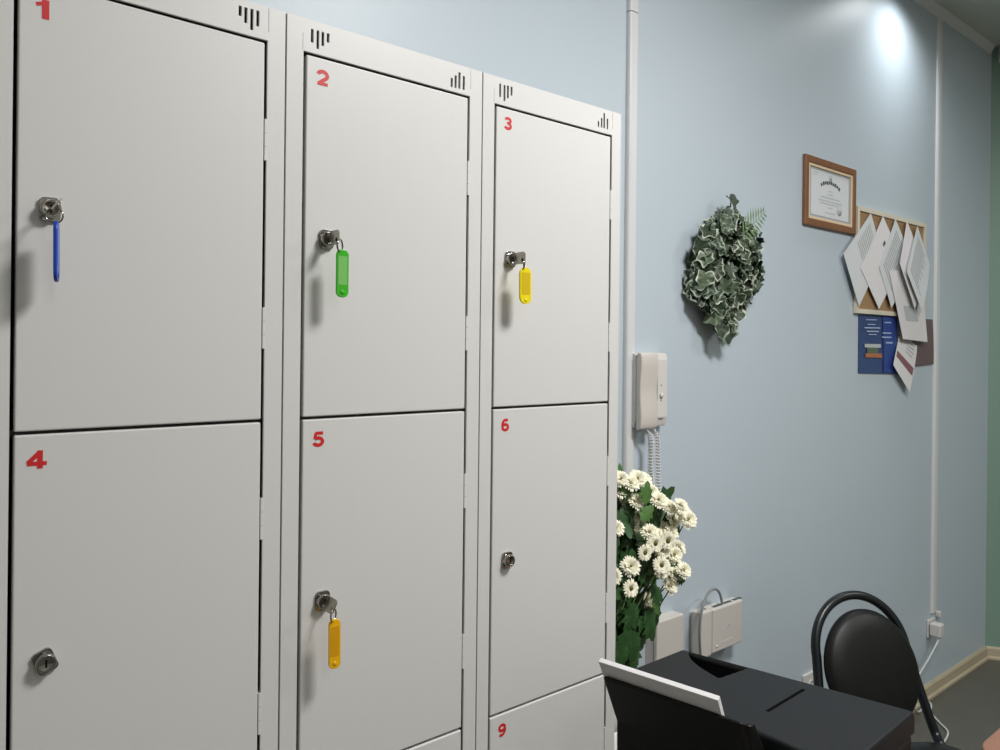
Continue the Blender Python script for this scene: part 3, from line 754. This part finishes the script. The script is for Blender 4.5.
# ------------------------------------------------------------------ door intercom handset
def intercom():
    yf = YW-.050
    tl, tr, bl = atY(640.5,353,yf), atY(667,353,YW-.030), atY(638,430,yf)
    x0, x1, z1, z0 = tl.x, tr.x, tl.z, bl.z
    t = thing('intercom', 'white wall intercom with handset on the blue wall beside the trunking', 'intercom', ((x0+x1)/2, YW, z0))
    mb = MB()
    prof = [(YW-.001,z0+.004),(YW-.026,z0+.002),(YW-.034,z0+.03),(YW-.034,z1-.02),(YW-.028,z1),(YW-.001,z1)]
    mb.prism([(x0+.004,y,z) for y,z in prof], (x1-x0-.004,0,0))
    mb.build('base_unit', M_WPL, t, bevel=.004, seg=3)
    hw = (x1-x0)*.52
    mb = MB()
    H_ = z1-z0
    front = smooth_path([Vector((YW-.040,z0-.003,0)),Vector((YW-.052,z0+.004,0)),Vector((YW-.056,z0+.035,0)),Vector((YW-.053,z0+H_*.38,0)),Vector((YW-.0515,z0+H_*.5,0)),
                         Vector((YW-.053,z0+H_*.64,0)),Vector((YW-.056,z1-.030,0)),Vector((YW-.052,z1-.001,0)),Vector((YW-.040,z1+.001,0))], 6)
    prof = [(p.x,p.y) for p in front]
    prof = [(YW-.0355,z0-.003)] + prof + [(YW-.0355,z1+.001)]
    mb.prism([(x0,y,z) for y,z in prof], (hw,0,0), smooth=True)
    h = mb.build('handset', M_WPL2, t, bevel=.004, seg=3, bang=50)
    mb = MB(); xr = x0+hw*.70     # grip groove
    mb.tube([Vector((x0+hw+.0008, YW-.050, z)) for z in [z0+.08+ (z1-z0-.12)*q/8 for q in range(9)]], .0012, 6)
    mb.build('grip_groove', M_GCAB, h)
    xm = x0+hw+(x1-x0-hw)*.55
    mb = MB(); mb.lathe([(.0001,0),(.007,0),(.007,.004),(.0055,.006),(.0001,.006)], (xm, YW-.0345, z0+(z1-z0)*.43), (0,-1,0), 18)
    mb.build('call_button', M_WPL, t)
    mb = MB(); mb.box((xm-.012,YW-.0348,z0+(z1-z0)*.115),(xm+.012,YW-.0338,z0+(z1-z0)*.122)); mb.build('status_slot', M_INK, t)
    mb = MB(); mb.lathe([(.0001,0),(.002,0),(.002,.001),(.0001,.001)], (xm, YW-.034, z0+(z1-z0)*.565), (0,-1,0), 10); mb.build('indicator', M_INK, t)
    mb = MB(); mb.lathe([(.0001,0),(.002,0),(.002,.001),(.0001,.001)], (xm, YW-.034, z0+(z1-z0)*.36), (0,-1,0), 10); mb.build('microphone_hole', M_INK, t)
    # coiled cord: out of the handset, down behind the flowers and back to the unit
    ax = smooth_path([Vector((x0+hw*.45,YW-.048,z0-.003)), Vector((x0+hw*.75,YW-.046,z0-.03)), Vector((x0+hw*.75,YW-.044,z0-.10)), Vector((x0+hw*.95,YW-.042,z0-.20)),
                      Vector((x0+hw*1.05,YW-.042,z0-.235)), Vector((x0+hw*1.30,YW-.040,z0-.20)), Vector((x0+hw*1.35,YW-.036,z0-.10)), Vector((x0+hw*1.35,YW-.032,z0-.03)), Vector((x0+hw*1.15,YW-.020,z0+.004))], 12)
    L = [0]
    for a_, b_ in zip(ax, ax[1:]): L.append(L[-1]+(b_-a_).length)
    tot = L[-1]; turns = 56; n = turns*9; path = []
    up = None; j = 0
    for q in range(n+1):
        s = tot*q/n
        while j < len(L)-2 and L[j+1] < s: j += 1
        f = (s-L[j])/max(1e-9, L[j+1]-L[j]); c = ax[j].lerp(ax[j+1], min(1,f)); tn = (ax[j+1]-ax[j]).normalized()
        e1 = Vector((0,-1,0)); e1 = (e1 - tn*e1.dot(tn)).normalized(); e2 = tn.cross(e1)
        rr = .0068*min(1, s/.03, (tot-s)/.03)
        a_ = 2*pi*q/9
        path.append(c + (e1*cos(a_)+e2*sin(a_))*rr)
    mb = MB(); mb.tube(path, .0019, 5)
    mb.build('coiled_cord', M_WPL, t)
intercom()

# ------------------------------------------------------------------ boxes on the wall behind the printer
def junction():
    yf = YW-.045
    a, b = atY(657.5,621,yf), atY(684,616,yf)
    x0, x1, z1 = a.x, b.x, (a.z+b.z)/2; z0 = z1-.17
    t = thing('junction_box', 'plain white wall box between the flowers and the router', 'box', ((x0+x1)/2, YW, z0))
    mb = MB(); mb.box((x0,YW+.0006,z0),(x1,YW-.030,z1)); mb.build('back_box', M_WPL2, t, bevel=.003)
    mb = MB(); mb.box((x0-.001,YW-.031,z0-.001),(x1+.001,yf,z1+.001)); mb.build('lid', M_WPL2, t, bevel=.004, seg=3)
    mb = MB(); mb.lathe([(.0001,0),(.004,0),(.004,.0012),(.0001,.0012)], (x0+.022, YW-.014, z1), (0,0,1), 12); mb.build('screw', M_INK, t)
    mb = MB(); mb.tube([Vector((x0+.010,YW-.020,z1)),Vector((x0+.010,YW-.020,z1+.006))], .006, 10); mb.build('cable_plug', M_WPL, t)
junction()
def router():
    yf = YW-.052
    a, b, c, d = atY(702,611,yf), atY(743,602,yf), atY(713,654,yf), atY(743,642,yf)
    x0, x1, z1, z0 = a.x, b.x, (a.z+b.z)/2, (c.z+d.z)/2
    t = thing('router', 'white wall mounted router with a grey cable looped over its top', 'router', ((x0+x1)/2, YW, z0))
    xs = x0+(x1-x0)*.26
    mb = MB(); mb.box((xs+.0015,YW-.012,z0),(x1,yf,z1)); mb.build('housing', M_WPL2, t, bevel=.006, seg=3)
    mb = MB(); mb.box((x0,YW-.012,z0-.004),(xs,yf+.002,z1)); mb.build('side_cover', M_WPL2, t, bevel=.005, seg=3)
    mb = MB(); mb.box((x0+.01,YW,z0+.01),(x1-.01,YW-.0125,z1-.01)); mb.build('wall_bracket', M_WPL, t)
    mb = MB()
    for k in range(3): mb.box((xs+.02+.055*k, yf+.010, z1-.0008),(xs+.065+.055*k, yf+.022, z1+.0006))
    mb.build('vent', M_INK, t)
    mb = MB(); cx, cz = xs+(x1-xs)*.50, z0+(z1-z0)*.52
    mb.prism([Vector((cx-.016,yf,cz-.005)),Vector((cx+.010,yf,cz-.003)),Vector((cx+.020,yf,cz+.004)),Vector((cx-.006,yf,cz+.004))], (0,-.0006,0)); mb.build('logo', M_PRINT, t)
    mb = MB()
    for k in range(4): mb.box((xs+.045+.016*k, yf, z0+.026),(xs+.053+.016*k, yf-.0006, z0+.030))
    mb.build('indicator_marks', M_PAPER, t)
    mb = MB(); mb.lathe([(.0001,0),(.0045,0),(.0045,.0015),(.0001,.0015)], (xs+.022, yf, z0+.020), (0,-1,0), 12); mb.build('power_button', M_PAPER, t)
    mb = MB(); mb.lathe([(.0001,0),(.004,0),(.004,.0012),(.0001,.0012)], (xs-.014, YW-.032, z1), (0,0,1), 12); mb.build('screw', M_INK, t)
    # grey cable
    yk = YW-.040
    pts = [atY(722,606,yk), atY(721.5,600,yk), atY(719,592,yk), atY(714.5,589,yk), atY(709,592,yk), atY(705,600,YW-.056), atY(701.5,612,YW-.062), atY(699.5,632,YW-.060), atY(700.5,660,YW-.05), atY(700,690,YW-.03), Vector((atY(700,690,YW-.03).x+.01,YW-.026,.075))]
    mb = MB(); mb.tube(smooth_path(pts, 8), .0042, 10); o = mb.build('cable', M_GCAB, t)
    o['label'] = 'grey cable'
    pts = [atY(697,612,YW-.02), atY(697.5,628,YW-.018), atY(701,650,YW-.02), atY(702.5,690,YW-.02), Vector((atY(702.5,690,YW-.02).x+.02,YW-.026,.075))]
    mb = MB(); mb.tube(smooth_path(pts, 8), .003, 8); o = mb.build('cable', M_WCAB, t)
    o['label'] = 'pale thin cable'
router()

# ------------------------------------------------------------------ wall sockets, plug and white cord
def socket(c, label, w=.082):
    t = thing('wall_socket', label, 'socket', Vector((c.x, YW, c.z)))
    mb = MB(); mb.box((c.x-w/2,YW,c.z-w/2),(c.x+w/2,YW-.009,c.z+w/2)); mb.build('face_plate', M_WPL, t, bevel=.004, seg=3)
    mb = MB(); mb.lathe([(.022,.009),(.022,.0125),(.019,.0125),(.019,.006),(.0001,.006)], (c.x,YW,c.z), (0,-1,0), 24); mb.build('socket_ring', M_WPL, t)
    return t
s1 = atY(930,627,YW)
socket(s1, 'white wall socket near the far corner with an adapter plugged in')
s2 = atY(808.5,681,YW)
socket(Vector((s2.x,0,s2.z-.015)), 'white wall socket between printer and chair', w=.10)
t = thing('power_adapter', 'white power adapter with a trailing cord, plugged in near the far corner', 'adapter', Vector((s1.x-.02,YW-.013,s1.z)))
mb = MB(); mb.box((s1.x-.045,YW-.013,s1.z-.026),(s1.x+.002,YW-.062,s1.z+.034)); mb.build('adapter_body', M_WPL, t, bevel=.008, seg=3)
pts = [Vector((s1.x-.015,YW-.050,s1.z-.026)), atY(934.5,648,YW-.045), atY(928,660,YW-.05), atY(918,677,YW-.06), atY(910,696,YW-.08), atZ(918,712,.012), atZ(926,703,.006), atZ(931,704,.006),
       atZ(931.5,713,.006), atZ(940,723,.006), atZ(947.5,731,.006), atZ(946,739,.006), atZ(938,748,.006), atZ(925,756,.006)]
mb = MB(); mb.tube(smooth_path(pts, 8), .0042, 8); mb.build('power_cord', M_WCAB, t)
mb = MB(); pz = atY(938.5,614,YW-.01); mb.box((pz.x-.011,YW+.0006,pz.z-.013),(pz.x+.012,YW-.02,pz.z+.013)); o = mb.build('cable_clip', M_WPL, origin=pz, bevel=.004)
tag(o, 'small white cable clip on the wall above the far socket', 'clip')

# ------------------------------------------------------------------ chair with hooped back
def chair():
    p = dict(cx=2.244, cy=.988, al=-1.985, a=.160, a1=.204, h0=.70, k=.32, ht=.855)
    g = Vector((cos(p['al']), sin(p['al']), 0)); lat = Vector((-sin(p['al']), cos(p['al']), 0))
    C = Vector((p['cx'], p['cy'], 0))
    t = thing('chair', 'black hoop backed chair near the blue wall, beyond the printer', 'chair', C + g*.2)
    def P(l, h, f=0): return C + lat*l - g*((h-.45)*p['k']) + g*f + Vector((0,0,h))
    a, a1, h0, ht = p['a'], p['a1'], p['h0'], p['ht']
    low = lambda sg: [P(sg*(a1+(a-a1)*(q/8)**.8), .45+(h0-.45)*q/8) for q in range(1,8)]
    hoop = low(-1) + [P(-a*cos(q), h0+(ht-h0)*sin(q)) for q in [pi*k/40 for k in range(41)]] + low(1)[::-1]
    right = [C+lat*a1+Vector((0,0,.45)), C+lat*a1+g*.03+Vector((0,0,.425)), C+lat*a1+g*.09+Vector((0,0,.418)), C+lat*(a1)+g*.40+Vector((0,0,.418))]
    left = [C-lat*a1+Vector((0,0,.45)), C-lat*a1+g*.03+Vector((0,0,.425)), C-lat*a1+g*.09+Vector((0,0,.418)), C-lat*(a1)+g*.40+Vector((0,0,.418))]
    path = smooth_path(left[::-1],6) + hoop + smooth_path(right,6)
    mb = MB(); mb.tube(path, .0135, 12); mb.build('hoop_frame', M_TUBE, t)
    for l in (-1,1):
        mb = MB(); mb.tube([C+lat*l*a1+g*.36+Vector((0,0,.412)), C+lat*l*(a1+.02)+g*.41+Vector((0,0,.002))], .0125, 12); mb.build('leg', M_TUBE, t)
        mb = MB(); mb.tube([C+lat*l*a1+g*.06+Vector((0,0,.412)), C+lat*l*(a1+.02)-g*.03+Vector((0,0,.002))], .0125, 12); mb.build('leg', M_TUBE, t)
    # seat cushion
    mb = MB(); sp = []
    for k in range(40):
        q = 2*pi*k/40; cc, ss = cos(q), sin(q)
        ex = (abs(cc)**.55)*(1 if cc > 0 else -1); ey = (abs(ss)**.55)*(1 if ss > 0 else -1)
        sp.append((ex*.215, ey*(.205)))
    rings = []
    cs = C + g*.235
    for (f, z) in ((.90,.432),(1,.440),(1.0,.462),(.95,.476),(.75,.484),(.35,.487)):
        rings.append([mb.bm.verts.new(cs + g*x*f + lat*y*f + Vector((0,0,z))) for x,y in sp])
    for A, B in zip(rings, rings[1:]):
        for k in range(40):
            f = mb.bm.faces.new((A[k],A[(k+1)%40],B[(k+1)%40],B[k])); f.smooth = True
    mb.bm.faces.new(rings[0]); f = mb.bm.faces.new(rings[-1]); f.smooth = True
    mb.build('seat', M_LEATH, t)
    # oval back pad mounted on the front of the hoop
    mb = MB(); hc, hh, hw, f0 = .668, .157, .158, .014
    rings = []
    for (f, d) in ((.55,-.006),(.90,-.004),(.985,.004),(1.0,.014),(.985,.026),(.92,.036),(.70,.046),(.35,.051)):
        rg = []
        for k in range(48):
            q = 2*pi*k/48; yy = sin(q); wd = hw*(1-.04*yy)
            l, h = wd*cos(q)*f, hc + hh*yy*f
            rg.append(mb.bm.verts.new(P(l, h, f0 + d + .045*(l/hw)**2*0)))
        rings.append(rg)
    for A, B in zip(rings, rings[1:]):
        for k in range(48):
            f = mb.bm.faces.new((A[k],A[(k+1)%48],B[(k+1)%48],B[k])); f.smooth = True
    f = mb.bm.faces.new(rings[0]); f.smooth = True; f = mb.bm.faces.new(rings[-1]); f.smooth = True
    mb.build('backrest', M_LEATH, t)
chair()

# ------------------------------------------------------------------ printer, its paper and the desk under it
ZP = HC-.56                    # top of the printer
ZDK = .85                      # desk top
def printer():
    F1, F2 = Vector((1.159,.876,0)), Vector((1.25,.500,0))       # front edge, wall end and near end
    ang = R(3.0); sd = Vector((cos(ang), sin(ang), 0))           # back -> front
    B1, B2 = atZ(624,671.5,ZP), F2 - sd*.252
    B1.z = 0
    t = thing('printer', 'black printer with a paper tray at its rear, in front of the lockers', 'printer', (1.1,.68,ZDK))
    def q(s, r):   # s: 0 back..1 front, r: 0 near..1 wall end
        return (B2*(1-s)*(1-r) + F2*s*(1-r) + B1*(1-s)*r + F1*s*r)
    # lower body, a bit narrower than the lid, with rounded edges
    mb = MB()
    mb.hexa([q(.0,.02)+Vector((0,0,ZDK+.008)), q(.97,.02)+Vector((0,0,ZDK+.008)), q(.97,.98)+Vector((0,0,ZDK+.008)), q(.0,.98)+Vector((0,0,ZDK+.008)),
             q(-.02,.0)+Vector((0,0,ZP-.035)), q(.985,.0)+Vector((0,0,ZP-.035)), q(.985,1)+Vector((0,0,ZP-.035)), q(-.02,1)+Vector((0,0,ZP-.035))])
    body = mb.build('body', M_PRNG, t, bevel=.008, seg=3)
    for s, r in ((.1,.1),(.9,.1),(.1,.9),(.9,.9)):
        mb = MB(); c = q(s,r); mb.lathe([(.0001,ZDK),(.012,ZDK),(.013,ZDK+.009),(.0001,ZDK+.009)], (c.x,c.y,0), (0,0,1), 14); mb.build('foot', M_BLACK, t)
    # lid: a fine grid so the finger scoop and the card slot are really sunk into it
    A = Vector(atZ(687,649.5,ZP)); Bp = Vector(atZ(718.5,678.5,ZP)); Cp = Vector(atZ(750,667.5,ZP))
    s0, s1_ = Vector(atZ(765,710.5,ZP)), Vector(atZ(806,690,ZP))
    mb = MB(); nx, ny = 150, 200; V = {}
    def inv(pt):     # (s, r) of a plan point by a few Newton steps
        s, r = .5, .5
        for _ in range(12):
            c = q(s,r); e = Vector((pt.x,pt.y,0)) - c
            ds = (q(s+1e-3,r)-c)/1e-3; dr_ = (q(s,r+1e-3)-c)/1e-3
            det = ds.x*dr_.y - ds.y*dr_.x
            s += (e.x*dr_.y - e.y*dr_.x)/det; r += (ds.x*e.y - ds.y*e.x)/det
        return s, r
    ia, ib, ic = inv(A), inv(Bp), inv(Cp); i0, i1 = inv(s0), inv(s1_)
    gr_ = (i0[1]+i1[1])/2
    W2 = Vector((.265,.387))
    def sstep(a, b, x): 
        x = max(0, min(1, (x-a)/(b-a))); return x*x*(3-2*x)
    def dip(s, r):
        # scoop: between the curved wall-side lip A->B, the crest B->C and the front rim
        P_ = Vector(((s)*W2.x, (r)*W2.y)); a_ = Vector((ia[0]*W2.x, ia[1]*W2.y)); b_ = Vector((ib[0]*W2.x, ib[1]*W2.y)); c_ = Vector((ic[0]*W2.x, ic[1]*W2.y))
        def side(p, e, f):
            d = (f-e).normalized(); return d.x*(p.y-e.y) - d.y*(p.x-e.x)
        sgn = 1 if side(c_, a_, b_) > 0 else -1
        # lip bulges towards the wall end
        d1 = sgn*side(P_, a_, b_); tt = max(0, min(1, (P_-a_).dot(b_-a_)/(b_-a_).length_squared)); d1 += .018*sin(pi*tt)
        sgn2 = 1 if side(a_, b_, c_) > 0 else -1
        d2 = sgn2*side(P_, b_, c_)
        d3 = (.992 - s)*W2.x
        if d1 <= 0 or d2 <= 0 or d3 <= 0: return 0
        return -.038*sstep(0,.015,d1)*sstep(0,.007,d2)*sstep(0,.003,d3)
    def h(s, r):
        z = 0
        # slight fall of the lid towards its edges
        e = min(s, 1-s)*W2.x; f = min(r, 1-r)*W2.y
        for d_ in (e, f):
            if d_ < .006: z -= .006*(1-math.sqrt(max(0,1-(1-d_/.006)**2)))
        z += dip(s, r)
        # narrow groove
        if i0[0] < s < i1[0] and abs(r-gr_) < .0075: z -= .022
        return z
    def warp(i, n): 
        x = i/n; return x
    ss = sorted(set([i/nx for i in range(nx+1)] + [.004,.008,.012,.018,.982,.988,.992,.996, i0[0]-.0005, i0[0]+.0005, i1[0]-.0005, i1[0]+.0005]))
    rs = sorted(set([j/ny for j in range(ny+1)] + [.003,.006,.010,.990,.994,.997, gr_-.0076, gr_-.0074, gr_+.0074, gr_+.0076]))
    for i, s in enumerate(ss):
        for j, r in enumerate(rs):
            c = q(s, r); V[i,j] = mb.bm.verts.new((c.x, c.y, ZP + h(s,r)))
    for i in range(len(ss)-1):
        for j in range(len(rs)-1):
            f = mb.bm.faces.new((V[i,j],V[i+1,j],V[i+1,j+1],V[i,j+1])); f.smooth = True
            if min(v_.co.z for v_ in f.verts) < ZP-.0085: f.material_index = 2 if abs((rs[j]+rs[j+1])/2-gr_) < .009 and ss[i] < i1[0] else 1  # groove faces coloured black to stand in for the shade inside it
    # skirt
    edge = [V[i,0] for i in range(len(ss))] + [V[len(ss)-1,j] for j in range(1,len(rs))] + [V[i,len(rs)-1] for i in range(len(ss)-2,-1,-1)] + [V[0,j] for j in range(len(rs)-2,0,-1)]
    low = [mb.bm.verts.new((v_.co.x, v_.co.y, ZP-.034)) for v_ in edge]
    for k in range(len(edge)):
        j = (k+1)%len(edge); mb.bm.faces.new((edge[k], low[k], low[j], edge[j]))
    mb.build('lid', [M_PRN, M_PRNG, M_BLACK], t)
    # sloping paper support at the rear: a tall panel leaning towards the lockers
    T1, T2 = atZ(602,677,HC-.522), atZ(742,724.8,HC-.524)        # top corners, wall end and near end
    b1 = atY(616,721,T1.y+.004); b2 = b1 + (T2-T1)
    c1 = Vector((b1.x+.004, b1.y+.002, ZDK+.012)); c2 = c1 + (T2-T1)
    th = Vector((.008,0,.002))
    mb = MB()
    e = (T2-T1).normalized()
    def strip(pts):  # side profile extruded from wall end to near end
        n = len(pts)
        mb.prism([p for p in pts], (T2-T1))
    strip([T1, b1, c1, c1+th, b1+th+Vector((.001,0,0)), T1+th])
    pan = mb.build('paper_support', M_PRNS, t, bevel=.004, seg=3)
    # cheek at the near end that holds the support
    mb = MB(); k0 = T2 + Vector((-.001,0,.003))
    mb.prism([T2+Vector((-.001,0,.0015)), b2+Vector((-.002,0,0)), c2, c2+Vector((.02,0,0)), b2+Vector((.02,0,.01)), T2+Vector((.012,0,.002))], (.0028,-.012,0))
    mb.build('edge_guide', M_PRNS, t, bevel=.003)
    return t
printer()
def paper_stack():
    # a pad of A4 leaning on the rear support; top edge from wall end to near end
    z = HC-.496
    T1, T2 = atZ(598.3,661.5,z), atZ(717.8,700.5,z)
    lean = (atY(617,721,.838)-atZ(602,677,HC-.522)).normalized()              # down the sheet
    e = (T2-T1).normalized(); n = e.cross(lean).normalized()
    if n.x < 0: n = -n
    L = .100; th = .008
    t = MB()
    t.prism([T1, T2, T2+lean*L, T1+lean*L], n*th)
    o = t.build('paper_stack', M_PAPER, origin=T1+lean*L, bevel=.0006)
    tag(o, 'stack of white paper standing in the rear tray of the black printer', 'paper')
paper_stack()
# desk carrying the printer
t = thing('desk', 'low light desk under the black printer', 'desk', (1.1,.66,0))
mb = MB(); mb.box((.925,.40,ZDK-.025),(1.31,.90,ZDK)); mb.build('desktop', M_DESK, t, bevel=.003)
for x in (.94,1.28): 
    mb = MB(); mb.box((x,.42,0),(x+.018,.89,ZDK-.0255)); mb.build('side_panel', M_DESK, t, bevel=.002)
mb = MB(); mb.box((.959,.87,.25),(1.279,.886,ZDK-.0255)); mb.build('back_panel', M_DESK, t, bevel=.002)

# table at the lower right edge of the photograph
t = thing('table', 'pinkish brown wooden table, its rounded corner at the lower right edge', 'table', (2.3,.25,0))
x0, y1, r = 1.80, .606, .075
x1, y0 = 2.75, -.10
poly = []
for cx, cy, a0 in ((x1-r,y1-r,0),(x0+r,y1-r,90),(x0+r,y0+r,180),(x1-r,y0+r,270)):
    for k in range(9):
        a = R(a0+90*k/8); poly.append(Vector((cx+r*cos(a), cy+r*sin(a), .725)))
mb = MB(); mb.prism(poly, (0,0,.025)); mb.build('tabletop', M_TABLE, t, bevel=.004, seg=3)
for x in (x0+.09, x1-.09):
    for y in (y0+.09, y1-.09):
        mb = MB(); mb.lathe([(.018,0),(.024,.7245)], (x,y,0), (0,0,1), 16); mb.build('leg', M_TUBE, t)

# ------------------------------------------------------------------ lamps
def area(name, loc, size, power, col=(1,.99,.985), sizey=None, rot=None, spread=None):
    l = bpy.data.lights.new(name, 'AREA'); l.energy = power; l.color = col; l.shape = 'RECTANGLE'; l.size = size; l.size_y = sizey or size
    if spread: l.spread = spread
    o = bpy.data.objects.new(name, l); COL.objects.link(o); o.location = loc
    if rot: o.rotation_euler = rot
    return o
def panel(x, y, power, label, s=.595):
    t = thing('ceiling_lamp', label, 'lamp', (x,y,ZC), 'square ceiling lamps')
    mb = MB(); h = s/2
    for a, b in (((x-h,y-h),(x+h,y-h+.025)),((x-h,y+h-.025),(x+h,y+h)),((x-h,y-h+.025),(x-h+.025,y+h-.025)),((x+h-.025,y-h+.025),(x+h,y+h-.025))):
        mb.box((a[0],a[1],ZC-.05),(b[0],b[1],ZC))
    mb.build('lamp_housing', M_TRIM, t)
    mb = MB(); mb.box((x-h+.025,y-h+.025,ZC-.03),(x+h-.025,y+h-.025,ZC-.02)); mb.build('diffuser', M_LAMP, t)
    area('lamp_light', (x,y,ZC-.055), s-.06, power)
panel(1.4, -.22, 66, 'square ceiling lamp above the lockers')
panel(.2, -1.7, 9, 'added square fill light on the ceiling at the rear of the room')  # unseen fill panel, added to raise the general light
panel(3.6, -.9, 30, 'added square fill light on the ceiling toward the green wall')  # unseen panel added to brighten the far wall and corner
def downlight(x, y, power):
    t = thing('downlight', 'small round ceiling downlight close to the blue wall', 'lamp', (x,y,ZC))
    mb = MB(); mb.lathe([(.045,-.012),(.060,-.012),(.062,-.006),(.062,0),(.045,0),(.045,-.012)], (x,y,ZC), (0,0,1), 32); mb.build('bezel', M_TRIM, t)
    mb = MB(); mb.lathe([(.0001,-.006),(.044,-.006),(.044,-.003),(.0001,-.003)], (x,y,ZC), (0,0,1), 32); mb.build('diffuser', M_LAMP, t)
    l = bpy.data.lights.new('downlight_bulb', 'SPOT'); l.energy = power; l.spot_size = R(150); l.spot_blend = 1.0; l.shadow_soft_size = .07; l.color = (.95,.98,1)
    o = bpy.data.objects.new('downlight_bulb', l); COL.objects.link(o); o.location = (x,y,ZC-.02)
downlight(3.32, 1.26, 36)

w = bpy.data.worlds.new('World'); scene.world = w; w.use_nodes = True
w.node_tree.nodes['Background'].inputs[0].default_value = (.6,.65,.7,1); w.node_tree.nodes['Background'].inputs[1].default_value = .05

# ------------------------------------------------------------------ camera
cam = bpy.data.cameras.new('camera'); co = bpy.data.objects.new('camera', cam); COL.objects.link(co)
cam.sensor_fit = 'HORIZONTAL'; cam.sensor_width = 36; cam.lens = FOC/1000*36; cam.shift_y = CY/1000; cam.clip_start = .02
r_ = Vector((SY,-CYW,0)); up = Vector((0,0,1)); fw = Vector((CYW,SY,0))
rx = r_*cos(ROLL) + up*sin(ROLL); ux = -r_*sin(ROLL) + up*cos(ROLL)
co.matrix_world = Matrix(((rx.x,ux.x,-fw.x,0),(rx.y,ux.y,-fw.y,0),(rx.z,ux.z,-fw.z,HC),(0,0,0,1)))
scene.camera = co
vs = scene.view_settings
scene.display_settings.display_device = 'sRGB'
vs.view_transform = 'Standard'; vs.look = 'None'; vs.exposure = 0.0; vs.gamma = 1.0; vs.use_curve_mapping = False
